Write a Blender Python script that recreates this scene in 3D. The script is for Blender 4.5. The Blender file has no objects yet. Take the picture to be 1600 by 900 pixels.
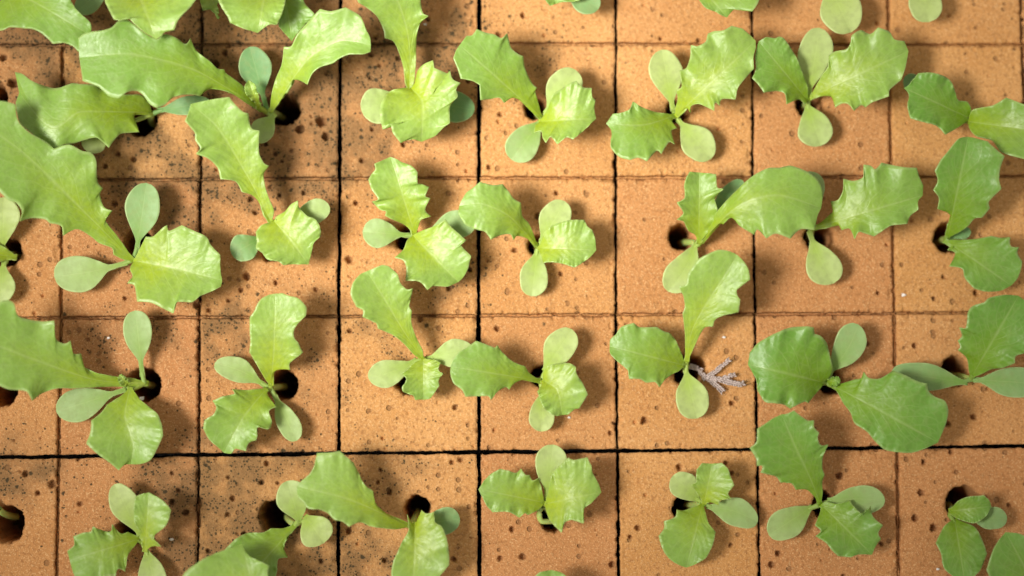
import bpy, math, random
import numpy as np

# ------------------------------------------------------------------ camera
sc = bpy.context.scene
MM = 0.001
CAM_MM = np.array([-0.7238, -31.7835, 349.945])
CAM_ROT = (0.0694, -0.0189, -0.0061)
F_PX = 350 * 8.7
cam_d = bpy.data.cameras.new('camera')
cam_d.sensor_width = 36.0
cam_d.lens = 36.0 * F_PX / 1600.0
cam_d.clip_start = 0.01
cam_d.clip_end = 50.0
cam_d.dof.use_dof = True
cam_d.dof.focus_distance = 0.3445
cam_d.dof.aperture_fstop = 4.8
cam = bpy.data.objects.new('camera', cam_d)
sc.collection.objects.link(cam)
cam.location = CAM_MM * MM
cam.rotation_euler = CAM_ROT
sc.camera = cam

# ------------------------------------------------------------------ light
world = bpy.data.worlds.new('World')
sc.world = world
world.use_nodes = True
bg = world.node_tree.nodes['Background']
bg.inputs[0].default_value = (1.0, 0.93, 0.80, 1)
bg.inputs[1].default_value = 0.48

def look_at(o, target):
    from mathutils import Vector
    d = Vector(target) - o.location
    o.rotation_euler = d.to_track_quat('-Z', 'Y').to_euler()

LAZ, LEL, LD = math.radians(193), math.radians(56), 0.42
AIM = (-0.001, 0.025, 0.0)
sp = bpy.data.lights.new('lamp', 'SPOT')
sp.energy = 18.6
sp.color = (1.0, 0.965, 0.89)
sp.spot_size = math.radians(31)
sp.spot_blend = 1.0
sp.shadow_soft_size = 0.082
spo = bpy.data.objects.new('grow_lamp', sp)
sc.collection.objects.link(spo)
spo.location = (AIM[0] + LD * math.cos(LEL) * math.cos(LAZ), AIM[1] + LD * math.cos(LEL) * math.sin(LAZ), LD * math.sin(LEL))
look_at(spo, AIM)

sc.view_settings.view_transform = 'Standard'
sc.view_settings.look = 'None'
sc.view_settings.exposure = 0.0
sc.view_settings.gamma = 1.0
sc.view_settings.use_curve_mapping = False
sc.cycles.use_adaptive_sampling = True
sc.cycles.adaptive_threshold = 0.03
sc.cycles.max_bounces = 7
sc.cycles.diffuse_bounces = 5
sc.cycles.glossy_bounces = 2
sc.cycles.transmission_bounces = 6

# ------------------------------------------------------------------ helpers
rng = np.random.default_rng(7)
random.seed(7)

def _rot(a):
    cx, sx = math.cos(a[0]), math.sin(a[0]); cy, sy = math.cos(a[1]), math.sin(a[1]); cz, sz = math.cos(a[2]), math.sin(a[2])
    Rx = np.array([[1, 0, 0], [0, cx, -sx], [0, sx, cx]]); Ry = np.array([[cy, 0, sy], [0, 1, 0], [-sy, 0, cy]])
    Rz = np.array([[cz, -sz, 0], [sz, cz, 0], [0, 0, 1]])
    return Rz @ Ry @ Rx
RC = _rot(CAM_ROT)

def place(px, z):
    """plan position (photo coordinates) of a point known to stand z mm above the foam -> mm"""
    px = np.asarray(px, float); z = np.asarray(z, float)
    d = np.stack([(px[..., 0] - 800) / F_PX, -(px[..., 1] - 450) / F_PX, -np.ones(px.shape[:-1])], -1) @ RC.T
    s = (z - CAM_MM[2]) / d[..., 2]
    return CAM_MM + d * s[..., None]

_H = rng.random((256, 256))
def vnoise(x, y, seed=0):
    x = np.asarray(x, float) + seed * 17.31; y = np.asarray(y, float) + seed * 9.73
    xi = np.floor(x).astype(int); yi = np.floor(y).astype(int)
    fx = x - xi; fy = y - yi
    fx = fx * fx * (3 - 2 * fx); fy = fy * fy * (3 - 2 * fy)
    a = _H[xi % 256, yi % 256]; b = _H[(xi + 1) % 256, yi % 256]; c = _H[xi % 256, (yi + 1) % 256]; d = _H[(xi + 1) % 256, (yi + 1) % 256]
    return (a * (1 - fx) + b * fx) * (1 - fy) + (c * (1 - fx) + d * fx) * fy - 0.5

def sstep(a, b, x):
    t = np.clip((x - a) / (b - a), 0, 1)
    return t * t * (3 - 2 * t)

def link_mesh(name, verts, faces, mat, parent=None, loc=(0, 0, 0), uv=None, attr=None, smooth=True):
    """verts in mm relative to loc (mm)"""
    me = bpy.data.meshes.new(name)
    V = (np.asarray(verts, float) - np.asarray(loc, float)) * MM
    F = np.asarray(faces, dtype=np.int32) if not isinstance(faces, list) else None
    if F is not None:
        n = F.shape[1]
        me.vertices.add(len(V)); me.vertices.foreach_set('co', V.astype(np.float32).ravel())
        me.loops.add(F.size); me.loops.foreach_set('vertex_index', F.ravel())
        me.polygons.add(len(F)); me.polygons.foreach_set('loop_start', np.arange(0, F.size, n, dtype=np.int32))
        me.polygons.foreach_set('loop_total', np.full(len(F), n, dtype=np.int32))
        me.update(calc_edges=True)
    else:
        me.from_pydata([tuple(v) for v in V], [], faces); me.update()
    if smooth:
        me.polygons.foreach_set('use_smooth', np.ones(len(me.polygons), dtype=bool))
    if uv is not None:
        l = me.uv_layers.new(name='UVMap')
        idx = np.empty(len(me.loops), dtype=np.int32); me.loops.foreach_get('vertex_index', idx)
        l.data.foreach_set('uv', np.asarray(uv, np.float32)[idx].ravel())
    if attr:
        for k, a in attr.items():
            at = me.attributes.new(k, 'FLOAT', 'POINT'); at.data.foreach_set('value', np.asarray(a, np.float32))
    me.validate()
    me.materials.append(mat)
    o = bpy.data.objects.new(name, me)
    sc.collection.objects.link(o)
    if parent is not None:
        o.parent = parent
    else:
        o.location = np.asarray(loc, float) * MM
    return o

# ------------------------------------------------------------------ materials
def mat_new(name):
    m = bpy.data.materials.new(name); m.use_nodes = True
    nt = m.node_tree; nt.nodes.clear()
    out = nt.nodes.new('ShaderNodeOutputMaterial')
    def N(t, **k):
        n = nt.nodes.new(t)
        for a, b in k.items():
            if a.startswith('i_'):
                key = a[2:].replace('_', ' ')
                n.inputs[int(key) if key.isdigit() else key].default_value = b
            else:
                setattr(n, a, b)
        return n
    def L(a, b): nt.links.new(a, b)
    return m, N, L, out

def math_node(N, L, op, a, b=None, c=None, clamp=False):
    n = N('ShaderNodeMath', operation=op); n.use_clamp = clamp
    for i, v in enumerate((a, b, c)):
        if v is None: continue
        if isinstance(v, (int, float)): n.inputs[i].default_value = v
        else: L(v, n.inputs[i])
    return n.outputs[0]

def mix_col(N, L, fac, a, b, mode='MIX'):
    n = N('ShaderNodeMix', data_type='RGBA', blend_type=mode)
    if isinstance(fac, (int, float)): n.inputs[0].default_value = fac
    else: L(fac, n.inputs[0])
    for i, v in ((6, a), (7, b)):
        if isinstance(v, tuple): n.inputs[i].default_value = v if len(v) == 4 else (*v, 1)
        else: L(v, n.inputs[i])
    return n.outputs[2]

def ramp(N, L, fac, lo, hi, smooth=True):
    n = N('ShaderNodeMapRange', interpolation_type='SMOOTHSTEP' if smooth else 'LINEAR')
    L(fac, n.inputs[0]); n.inputs[1].default_value = lo; n.inputs[2].default_value = hi
    return n.outputs[0]

def make_leaf_mat(name, c_base, c_blade, c_cool, c_cool_dim2, c_edge, vein, spec, rough, trans, bump):
    m, N, L, out = mat_new(name)
    uv = N('ShaderNodeUVMap'); sep = N('ShaderNodeSeparateXYZ'); L(uv.outputs[0], sep.inputs[0])
    t, v = sep.outputs[0], sep.outputs[1]
    av = math_node(N, L, 'ABSOLUTE', math_node(N, L, 'MULTIPLY_ADD', v, 2.0, -1.0))
    tc = N('ShaderNodeTexCoord')
    tint = N('ShaderNodeAttribute', attribute_type='OBJECT', attribute_name='tint')
    nz = N('ShaderNodeTexNoise', i_Scale=260.0, i_Detail=4.0); L(tc.outputs['Object'], nz.inputs['Vector'])
    # blade colour: lime by the petiole and the midrib, greener outwards
    k = math_node(N, L, 'MULTIPLY_ADD', av, 0.45, t)
    k = math_node(N, L, 'ADD', k, math_node(N, L, 'MULTIPLY_ADD', nz.outputs[0], 0.5, -0.25))
    col = mix_col(N, L, ramp(N, L, k, 0.15, 1.05), c_base, c_blade)
    cool_dim = mix_col(N, L, ramp(N, L, k, 0.15, 1.05), c_cool, c_cool_dim2)
    col = mix_col(N, L, tint.outputs['Fac'], col, cool_dim)  # tint: each leaf's own green plus the dimmer light where it stands, painted in
    n2 = N('ShaderNodeTexNoise', i_Scale=900.0, i_Detail=3.0); L(tc.outputs['Object'], n2.inputs['Vector'])
    col = mix_col(N, L, math_node(N, L, 'MULTIPLY', ramp(N, L, n2.outputs[0], 0.42, 0.72), 0.34), col, tuple(0.60 * x for x in c_blade))
    # veins: midrib and side veins
    mid = math_node(N, L, 'SUBTRACT', 1.0, ramp(N, L, av, 0.0, 0.075))
    ph = math_node(N, L, 'MULTIPLY_ADD', av, -0.42, t)
    ph = math_node(N, L, 'ADD', ph, math_node(N, L, 'MULTIPLY', nz.outputs[0], 0.06))
    fr = math_node(N, L, 'FRACT', math_node(N, L, 'MULTIPLY', ph, 7.5))
    fr = math_node(N, L, 'ABSOLUTE', math_node(N, L, 'SUBTRACT', fr, 0.5))
    side = math_node(N, L, 'SUBTRACT', 1.0, ramp(N, L, fr, 0.0, 0.10))
    side = math_node(N, L, 'MULTIPLY', side, math_node(N, L, 'SUBTRACT', 1.0, ramp(N, L, av, 0.45, 0.95)))
    ve = N('ShaderNodeTexVoronoi', feature='DISTANCE_TO_EDGE', i_Scale=620.0); L(tc.outputs['Object'], ve.inputs['Vector'])
    net = math_node(N, L, 'SUBTRACT', 1.0, ramp(N, L, ve.outputs[0], 0.0, 0.16))
    vv = math_node(N, L, 'MAXIMUM', mid, math_node(N, L, 'MAXIMUM', math_node(N, L, 'MULTIPLY', side, 0.55), math_node(N, L, 'MULTIPLY', net, 0.30)))
    col = mix_col(N, L, math_node(N, L, 'MULTIPLY', vv, vein), col, tuple(min(1, x) for x in c_edge))
    edge = ramp(N, L, av, 0.90, 1.0)
    col = mix_col(N, L, math_node(N, L, 'MULTIPLY', edge, 0.40), col, c_edge)
    # relief
    vo = N('ShaderNodeTexVoronoi', feature='SMOOTH_F1', i_Scale=1500.0); L(tc.outputs['Object'], vo.inputs['Vector'])
    hgt = math_node(N, L, 'MULTIPLY_ADD', vv, -0.5, math_node(N, L, 'MULTIPLY_ADD', n2.outputs[0], 0.8, math_node(N, L, 'MULTIPLY', vo.outputs['Distance'], 0.9)))
    bp = N('ShaderNodeBump', i_Strength=bump, i_Distance=0.0003); L(hgt, bp.inputs['Height'])
    p = N('ShaderNodeBsdfPrincipled', i_Roughness=rough); p.inputs['Specular IOR Level'].default_value = spec
    L(col, p.inputs['Base Color']); L(bp.outputs[0], p.inputs['Normal'])
    L(math_node(N, L, 'MULTIPLY_ADD', n2.outputs[0], 0.25, rough - 0.12), p.inputs['Roughness'])
    tr = N('ShaderNodeBsdfTranslucent')
    tcol = mix_col(N, L, 1.0, col, (1.05, 1.0, 0.45, 1), 'MULTIPLY')
    g = N('ShaderNodeGamma', i_Gamma=0.72); L(tcol, g.inputs[0]); L(g.outputs[0], tr.inputs['Color'])
    ms = N('ShaderNodeMixShader', i_0=trans); L(p.outputs[0], ms.inputs[1]); L(tr.outputs[0], ms.inputs[2])
    L(ms.outputs[0], out.inputs[0])
    return m

M_LEAF = make_leaf_mat('lettuce_leaf', (0.41, 0.53, 0.016), (0.335, 0.52, 0.090), (0.170, 0.35, 0.003), (0.140, 0.35, 0.032), (0.60, 0.74, 0.32), 0.22, 0.80, 0.45, 0.30, 0.20)
M_COT = make_leaf_mat('seed_leaf', (0.41, 0.56, 0.09), (0.50, 0.61, 0.22), (0.15, 0.33, 0.07), (0.20, 0.39, 0.15), (0.70, 0.80, 0.40), 0.10, 0.45, 0.52, 0.25, 0.10)

def make_stem_mat():
    m, N, L, out = mat_new('stem')
    tc = N('ShaderNodeTexCoord'); nz = N('ShaderNodeTexNoise', i_Scale=500.0); L(tc.outputs['Object'], nz.inputs['Vector'])
    col = mix_col(N, L, nz.outputs[0], (0.33, 0.46, 0.09), (0.46, 0.56, 0.18))
    p = N('ShaderNodeBsdfPrincipled', i_Roughness=0.45); L(col, p.inputs['Base Color'])
    p.inputs['Subsurface Weight'].default_value = 0.2; p.inputs['Subsurface Scale'].default_value = 0.0006
    L(p.outputs[0], out.inputs[0]); return m
M_STEM = make_stem_mat()

def make_foam_mat():
    m, N, L, out = mat_new('foam')
    tc = N('ShaderNodeTexCoord'); geo = N('ShaderNodeNewGeometry')
    P = geo.outputs['Position']
    def noise(s, d=3.0, r=0.55):
        n = N('ShaderNodeTexNoise', i_Scale=s, i_Detail=d, i_Roughness=r); L(P, n.inputs['Vector']); return n.outputs[0]
    big, mid, fine, grain = noise(45.0, 2.0), noise(260.0, 2.0), noise(1500.0, 3.0), noise(4200.0, 1.0)
    oi = N('ShaderNodeObjectInfo')
    col = mix_col(N, L, ramp(N, L, big, 0.3, 0.7), (0.62, 0.320, 0.115), (0.53, 0.256, 0.080))
    col = mix_col(N, L, math_node(N, L, 'MULTIPLY', oi.outputs['Random'], 0.95), col, (0.47, 0.205, 0.078))
    col = mix_col(N, L, math_node(N, L, 'MULTIPLY', ramp(N, L, mid, 0.5, 0.8), 0.35), col, (0.44, 0.175, 0.05))
    col = mix_col(N, L, math_node(N, L, 'MULTIPLY', ramp(N, L, fine, 0.50, 0.68), 0.60), col, (0.30, 0.125, 0.040))
    col = mix_col(N, L, math_node(N, L, 'MULTIPLY', ramp(N, L, grain, 0.55, 0.70), 0.50), col, (0.86, 0.56, 0.28))
    # open pores
    vo = N('ShaderNodeTexVoronoi', i_Scale=560.0); L(P, vo.inputs['Vector'])
    sepc = N('ShaderNodeSeparateColor'); L(vo.outputs['Color'], sepc.inputs[0])
    prad = math_node(N, L, 'MULTIPLY', ramp(N, L, sepc.outputs[0], 0.62, 1.0), 0.30)
    pore = math_node(N, L, 'SUBTRACT', 1.0, ramp(N, L, math_node(N, L, 'SUBTRACT', vo.outputs['Distance'], prad), -0.08, 0.03))
    col = mix_col(N, L, math_node(N, L, 'MULTIPLY', pore, 0.55), col, (0.17, 0.07, 0.025))
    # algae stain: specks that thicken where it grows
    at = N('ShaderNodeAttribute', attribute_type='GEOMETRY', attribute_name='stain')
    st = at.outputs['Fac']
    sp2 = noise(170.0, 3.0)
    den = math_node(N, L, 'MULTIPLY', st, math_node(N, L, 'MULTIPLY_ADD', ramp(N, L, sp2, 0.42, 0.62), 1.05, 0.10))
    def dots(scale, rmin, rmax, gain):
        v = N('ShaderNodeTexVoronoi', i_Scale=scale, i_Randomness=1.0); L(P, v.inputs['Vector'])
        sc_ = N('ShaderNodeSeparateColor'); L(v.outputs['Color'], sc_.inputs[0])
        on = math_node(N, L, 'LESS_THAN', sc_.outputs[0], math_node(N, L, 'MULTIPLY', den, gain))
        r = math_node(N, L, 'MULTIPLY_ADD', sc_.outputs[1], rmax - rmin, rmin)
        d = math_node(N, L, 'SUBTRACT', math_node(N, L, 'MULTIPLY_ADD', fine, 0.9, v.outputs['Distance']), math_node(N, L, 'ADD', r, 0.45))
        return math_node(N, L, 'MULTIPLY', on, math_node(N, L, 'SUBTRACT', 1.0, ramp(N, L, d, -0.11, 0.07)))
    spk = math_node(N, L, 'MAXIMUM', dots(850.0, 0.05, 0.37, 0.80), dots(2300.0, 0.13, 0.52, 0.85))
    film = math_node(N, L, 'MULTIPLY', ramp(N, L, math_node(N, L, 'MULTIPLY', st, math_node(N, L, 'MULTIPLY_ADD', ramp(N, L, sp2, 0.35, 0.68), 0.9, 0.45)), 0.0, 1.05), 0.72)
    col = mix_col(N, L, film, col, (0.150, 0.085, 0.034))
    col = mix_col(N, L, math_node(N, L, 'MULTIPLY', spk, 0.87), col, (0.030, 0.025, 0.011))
    wt = N('ShaderNodeAttribute', attribute_type='GEOMETRY', attribute_name='recess_dark')
    col = mix_col(N, L, math_node(N, L, 'MULTIPLY', wt.outputs['Fac'], 0.9, clamp=True), col, (0.030, 0.016, 0.008))  # darker brown mixed into the planting holes and larger pits
    h = math_node(N, L, 'MULTIPLY_ADD', fine, 1.0, math_node(N, L, 'MULTIPLY_ADD', grain, 0.5, math_node(N, L, 'MULTIPLY', pore, -1.4)))
    bp = N('ShaderNodeBump', i_Strength=0.75, i_Distance=0.00035); L(h, bp.inputs['Height'])
    p = N('ShaderNodeBsdfPrincipled', i_Roughness=0.82); p.inputs['Specular IOR Level'].default_value = 0.25
    L(col, p.inputs['Base Color']); L(bp.outputs[0], p.inputs['Normal']); L(p.outputs[0], out.inputs[0])
    return m
M_FOAM = make_foam_mat()

def simple_mat(name, a, b, scale, rough, bump=0.3):
    m, N, L, out = mat_new(name)
    tc = N('ShaderNodeTexCoord'); nz = N('ShaderNodeTexNoise', i_Scale=scale, i_Detail=4.0); L(tc.outputs['Object'], nz.inputs['Vector'])
    col = mix_col(N, L, nz.outputs[0], a, b)
    bp = N('ShaderNodeBump', i_Strength=bump, i_Distance=0.0002); L(nz.outputs[0], bp.inputs['Height'])
    p = N('ShaderNodeBsdfPrincipled', i_Roughness=rough); L(col, p.inputs['Base Color']); L(bp.outputs[0], p.inputs['Normal'])
    L(p.outputs[0], out.inputs[0]); return m
M_LEAK_STOP = simple_mat('leak_stop_dark', (0.02, 0.02, 0.022), (0.035, 0.035, 0.035), 80, 0.6)
M_DRY = simple_mat('dried_frond', (0.40, 0.31, 0.285), (0.62, 0.52, 0.49), 1200, 0.8, 0.6)
M_CRUMB = simple_mat('white_crumb', (0.72, 0.66, 0.62), (0.88, 0.85, 0.80), 1500, 0.7)

# ------------------------------------------------------------------ foam sheet
VY = [40, 280, 495, 710, 880]
VL = {0: [98, 96, 95, 91, 89], 1: [315, 313, 311.5, 310, 308.5], 2: [531.5, 530.3, 529.3, 529.5, 527.7],
      3: [749, 748, 747.7, 748.4, 749], 4: [962.3, 962, 962.3, 965, 966.7], 5: [1175.7, 1177, 1180.5, 1183.5, 1187],
      6: [1389, 1393.5, 1398.5, 1402.3, 1405], 7: [1597, 1604, 1611, 1617, 1621]}
VL[-1] = [2 * a - b for a, b in zip(VL[0], VL[1])]; VL[-2] = [2 * a - b for a, b in zip(VL[-1], VL[0])]
VL[8] = [2 * a - b for a, b in zip(VL[7], VL[6])]
HX = [100, 530, 960, 1400]
HL = {0: [70, 69, 68, 69.5], 1: [281, 278.5, 277, 276], 2: [496.7, 494.5, 491.7, 489.5], 3: [713.5, 708.5, 704.8, 699.5]}
HL[4] = [2 * a - b for a, b in zip(HL[3], HL[2])]; HL[5] = [2 * a - b for a, b in zip(HL[4], HL[3])]
HL[-1] = [2 * a - b for a, b in zip(HL[0], HL[1])]; HL[-2] = [2 * a - b for a, b in zip(HL[-1], HL[0])]
def lin(x, xs, ys):
    if x < xs[0]: return ys[0] + (x - xs[0]) * (ys[-1] - ys[0]) / (xs[-1] - xs[0])
    if x > xs[-1]: return ys[-1] + (x - xs[-1]) * (ys[-1] - ys[0]) / (xs[-1] - xs[0])
    return float(np.interp(x, xs, ys))
def corner(i, j):
    x = VL[i][2]
    for k in range(12):
        y = lin(x, HX, HL[j]); x = lin(y, VY, VL[i])
    return place((x, y), 0.0)[:2]
PXMM = 25 / 217.0
GV = {-2: 4, -1: 4, 0: 2.4, 1: 3.6, 2: 5.4, 3: 6.4, 4: 4.4, 5: 3.4, 6: 2.6, 7: 3, 8: 4}
SHV = {0: 1.1, 1: 1.9, 6: 0.8, 7: 1.2}; SHH = {0: 1.0, 1: 0.9, 2: 1.3}                              # scored only this deep, mm     # saw-cut widths, px
GH = {-2: 4, -1: 4, 0: 2.2, 1: 2.4, 2: 2.6, 3: 6.0, 4: 3, 5: 4}
RV = {0: .50, 1: .40, 2: .28, 3: .22, 4: .28, 5: .35, 6: .55, 7: .4}                       # edge rounding, mm
RH = {0: .50, 1: .50, 2: .45, 3: .25, 4: .35}

HOLES = [(-8, 150, 20), (204, -40, 24), (420, -45, 24), (222, 186, 25), (441, 170, 27), (650, 160, 20), (838, 166, 20), (1058, 172, 18),
         (1265, 163, 20), (1495, 178, 18), (12, 392, 22), (216, 380, 22), (425, 388, 21), (636, 371, 20), (842, 383, 17), (1065, 368, 20),
         (1279, 369, 22), (1484, 370, 24), (3, 612, 24), (224, 601, 26), (442, 601, 24), (640, 594, 22), (846, 588, 17), (1078, 580, 25),
         (1298, 595, 21), (1493, 580, 23), (8, 818, 28), (202, 830, 21), (432, 806, 26), (653, 796, 21), (866, 810, 21), (1074, 795, 21),
         (1290, 790, 21), (1508, 786, 27), (855, -45, 20), (1075, -45, 20), (1290, -45, 20), (1480, -45, 20), (-15, -45, 22),
         (420, 1020, 22), (860, 1018, 20), (1640, 970, 20), (-200, 600, 20), (640, -50, 20), (200, 1020, 20), (640, 1020, 20), (1080, 1015, 20), (1290, 1010, 20)]
HOLE_MM = [(*place((x, y), 0)[:2], r * PXMM) for x, y, r in HOLES]
PITS = [(502,189,9),(469,202,8),(509,213,7),(351,82,5.5),(336,101,7),(580,85,5),(622,91,4),(593,102,4),(668,30,4),(731,127,4.5),(582,202,4),
        (579,122,3.5),(586,59,4),(630,225,5),(782,179,4),(779,190,3),(780,54,5),(179,319,5),(195,466,4),(307,477,6),(385,432,6.5),(376,454,4.5),
        (357,470,4),(326,485,4.5),(399,332,4.5),(475,302,4.5),(437,305,4),(422,292,3.5),(392,311,5),(494,452,4),(431,442,4.5),(546,406,6),(556,317,4.5),
        (702,450,5.5),(734,421,4),(764,261,4.5),(566,251,4.5),(547,517,4.5),(657,499,5),(777,514,4.5),(711,637,5),(772,672,3),(954,677,4),(959,661,3.5),
        (1007,657,6.5),(1144,630,5),(992,660,3),(997,825,5),(985,839,4),(1062,730,5.5),(1142,851,4),(1216,865,5.5),(1206,883,5.5),(1135,724,4.5),(1144,739,4.5),
        (1312,744,6),(1440,770,5.5),(1430,810,6),(1460,825,6.5),(1577,789,4),(1377,850,4),(1444,722,5),(1486,706,4.5),(1522,652,5.5),(1481,662,5.5),
        (1430,540,5),(1355,537,4.5),(1460,467,4),(39,741,5.5),(82,757,6.5),(59,771,5),(290,801,6),(269,784,5.5),(125,787,4.5),(279,767,4),(269,739,3.5),
        (409,754,5),(364,779,5),(356,804,4.5),(417,724,5),(356,746,3.5),(434,755,3.5),(382,835,5),(325,861,4.5),(502,877,4.5),(608,769,5),(590,754,3.5),
        (594,734,3.5),(602,876,5),(709,874,4.5),(545,830,5.5),(706,722,4.5),(720,719,4),(800,827,5),(782,872,4.5),(817,870,5),(964,779,4.5),(956,882,5.5),
        (20,130,9),(5,90,6),(184,240,5),(208,249,5),(164,259,5),(840,337,5),(870,302,4.5),(805,391,4.5),(876,428,4),(1525,458,5),(1475,433,3.5),(1372,458,4),
        (1318,900,4),(817,24,5),(1032,60,4),(1092,63,4),(430,240,4),(455,235,3.5),(415,225,4),(440,252,3)]
PIT_MM = [(*place((x, y), 0)[:2], r * PXMM * 0.92) for x, y, r in PITS]
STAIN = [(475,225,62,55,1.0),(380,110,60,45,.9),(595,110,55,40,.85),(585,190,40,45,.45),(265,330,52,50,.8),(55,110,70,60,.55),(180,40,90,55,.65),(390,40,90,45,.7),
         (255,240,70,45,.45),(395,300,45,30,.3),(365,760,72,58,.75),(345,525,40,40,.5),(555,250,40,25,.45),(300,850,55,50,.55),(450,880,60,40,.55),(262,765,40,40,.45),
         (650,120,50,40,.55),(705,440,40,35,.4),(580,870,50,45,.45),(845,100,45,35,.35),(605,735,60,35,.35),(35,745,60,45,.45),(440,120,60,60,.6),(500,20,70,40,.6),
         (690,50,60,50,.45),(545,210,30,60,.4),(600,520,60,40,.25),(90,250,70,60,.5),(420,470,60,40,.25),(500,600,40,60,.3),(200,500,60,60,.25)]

foam = bpy.data.objects.new('foam_sheet', None)
sc.collection.objects.link(foam)
foam.empty_display_size = 0.02
foam['label'] = 'orange sponge growing foam scored into square cubes with planting holes'
foam['category'] = 'growing foam'

def make_cube(i, j):
    vis = (-1 <= i <= 6) and (-1 <= j <= 3)
    n = 124 if vis else 36
    c00, c10, c01, c11 = corner(i, j), corner(i + 1, j), corner(i, j + 1), corner(i + 1, j + 1)
    g = np.linspace(0, 1, n + 1)
    A, B = np.meshgrid(g, g, indexing='ij')          # A along x, B downwards
    wl = GV[i] * PXMM / 2; wr = GV[i + 1] * PXMM / 2; wt = GH[j] * PXMM / 2; wb = GH[j + 1] * PXMM / 2
    S = 25.0
    a = (wl + A * (S - wl - wr)) / S; b = (wt + B * (S - wt - wb)) / S
    X = (c00[0] * (1 - a) + c10[0] * a) * (1 - b) + (c01[0] * (1 - a) + c11[0] * a) * b
    Y = (c00[1] * (1 - a) + c10[1] * a) * (1 - b) + (c01[1] * (1 - a) + c11[1] * a) * b
    sd = (i * 7 + j * 13) % 97
    # ragged saw-cut edges
    ex = np.minimum(A, 1 - A) * S; ey = np.minimum(B, 1 - B) * S
    wob = lambda q, s: 0.22 * vnoise(q * 0.35, q * 0 + s, sd) + 0.15 * vnoise(q * 1.4, q * 0 + s, sd + 3) + 0.11 * vnoise(q * 3.4, q * 0 + s, sd + 5)
    X = X + np.where(A < .5, wob(Y, 1.5), wob(Y, 7.5)) * np.exp(-ex / 1.2)
    Y = Y + np.where(B < .5, wob(X, 3.5), wob(X, 9.5)) * np.exp(-ey / 1.2)
    # rounded rims
    def rim(d, r):
        q = np.clip(1 - d / r, 0, 1); return -r * (1 - np.sqrt(np.clip(1 - q * q, 0, 1))) * 1.7
    Z = np.minimum(rim(A * S, RV.get(i, .5)), rim((1 - A) * S, RV.get(i + 1, .5)))
    Z = Z + np.minimum(rim(B * S, RH.get(j, .5)), rim((1 - B) * S, RH.get(j + 1, .5)))
    # crumbs broken off the rims
    chip = sstep(0.16, 0.36, vnoise(X * 1.1, Y * 1.1, sd + 11)) * np.exp(-np.minimum(ex, ey) / 0.6)
    Z = Z - 0.7 * chip
    Z = Z + (rng.random() - .5) * 0.25 + (A - .5) * (rng.random() - .5) * 0.25 + (B - .5) * (rng.random() - .5) * 0.25
    Z = Z + 0.16 * vnoise(X * .28, Y * .28, sd) + 0.06 * vnoise(X * 1.6, Y * 1.6, sd) + 0.05 * vnoise(X * 4.2, Y * 4.2, sd)
    cx, cy = (c00 + c11) / 2
    recess_dark = np.zeros_like(X)
    for hx, hy, r in HOLE_MM:
        if abs(hx - cx) < 18 and abs(hy - cy) < 18:
            dx, dy = X - hx, Y - hy
            ang = np.arctan2(dy, dx)
            rr = r * (1 + 0.20 * vnoise(np.cos(ang) * 1.3 + 5, np.sin(ang) * 1.3 + 5, sd) + 0.13 * vnoise(X * 1.5, Y * 1.5, sd) + 0.08 * vnoise(X * 3.7, Y * 3.7, sd))
            d = np.hypot(dx, dy * 0.97)
            fl = np.clip((rr + 0.9 - d) / 0.9, 0, 1)
            Z = Z - 0.75 * (1 - np.sqrt(np.clip(1 - fl * fl, 0, 1)))
            recess_dark = recess_dark + 1.2 * sstep(0.25, 0.9, rr - d)
            Z = Z - 18.0 * sstep(0.0, 0.45, rr - d) * (1 + 0.12 * vnoise(X * 1.2, Y * 1.2, sd + 2))
    def pit(px_, py_, r, dep):
        nonlocal Z
        m = (np.abs(X - px_) < r * 1.3) & (np.abs(Y - py_) < r * 1.3)
        if m.any():
            d = np.hypot(X[m] - px_, (Y[m] - py_)) / r
            d = d * (1 + 0.5 * vnoise(X[m] * 2.2, Y[m] * 2.2, sd))
            if r > .36: recess_dark[m] = recess_dark[m] + 0.42 * sstep(1.0, 0.7, d)
            Z[m] = Z[m] - dep * r * np.sqrt(np.clip(1 - d * d, 0, 1))
    for px_, py_, r in PIT_MM:
        if abs(px_ - cx) < 14 and abs(py_ - cy) < 14: pit(px_, py_, r, 2.4)
    if vis:
        for k in range(8):
            pit(cx + (rng.random() - .5) * 24, cy + (rng.random() - .5) * 24, 0.15 + 0.20 * rng.random() ** 2.5, 2.4)
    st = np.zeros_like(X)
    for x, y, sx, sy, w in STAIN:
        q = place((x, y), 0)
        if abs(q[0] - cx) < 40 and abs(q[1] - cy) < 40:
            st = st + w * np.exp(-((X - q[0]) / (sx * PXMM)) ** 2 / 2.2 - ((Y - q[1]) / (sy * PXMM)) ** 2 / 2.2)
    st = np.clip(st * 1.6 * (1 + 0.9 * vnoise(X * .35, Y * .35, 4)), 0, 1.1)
    idx = np.arange((n + 1) ** 2).reshape(n + 1, n + 1)
    F = np.stack([idx[:-1, :-1], idx[:-1, 1:], idx[1:, 1:], idx[1:, :-1]], -1).reshape(-1, 4)
    V = np.stack([X, Y, Z], -1).reshape(-1, 3)
    per = np.concatenate([idx[0, :], idx[1:, -1], idx[-1, -2::-1], idx[-2:0:-1, 0]])
    skirt = V[per].copy(); skirt[:, 2] = -25.0
    ii, jj = per // (n + 1), per % (n + 1)
    for sel, tab, key, ax, sg, w in ((jj == 0, SHH, j, 1, 1, wt), (jj == n, SHH, j + 1, 1, -1, wb), (ii == 0, SHV, i, 0, -1, wl), (ii == n, SHV, i + 1, 0, 1, wr)):
        if key in tab:
            skirt[sel, 2] = -tab[key] + 0.25 * vnoise(skirt[sel, 0] * 1.5, skirt[sel, 1] * 1.5, sd); skirt[sel, ax] += sg * (w + 0.12)
    base = len(V); V = np.vstack([V, skirt]); m_ = len(per)
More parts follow.
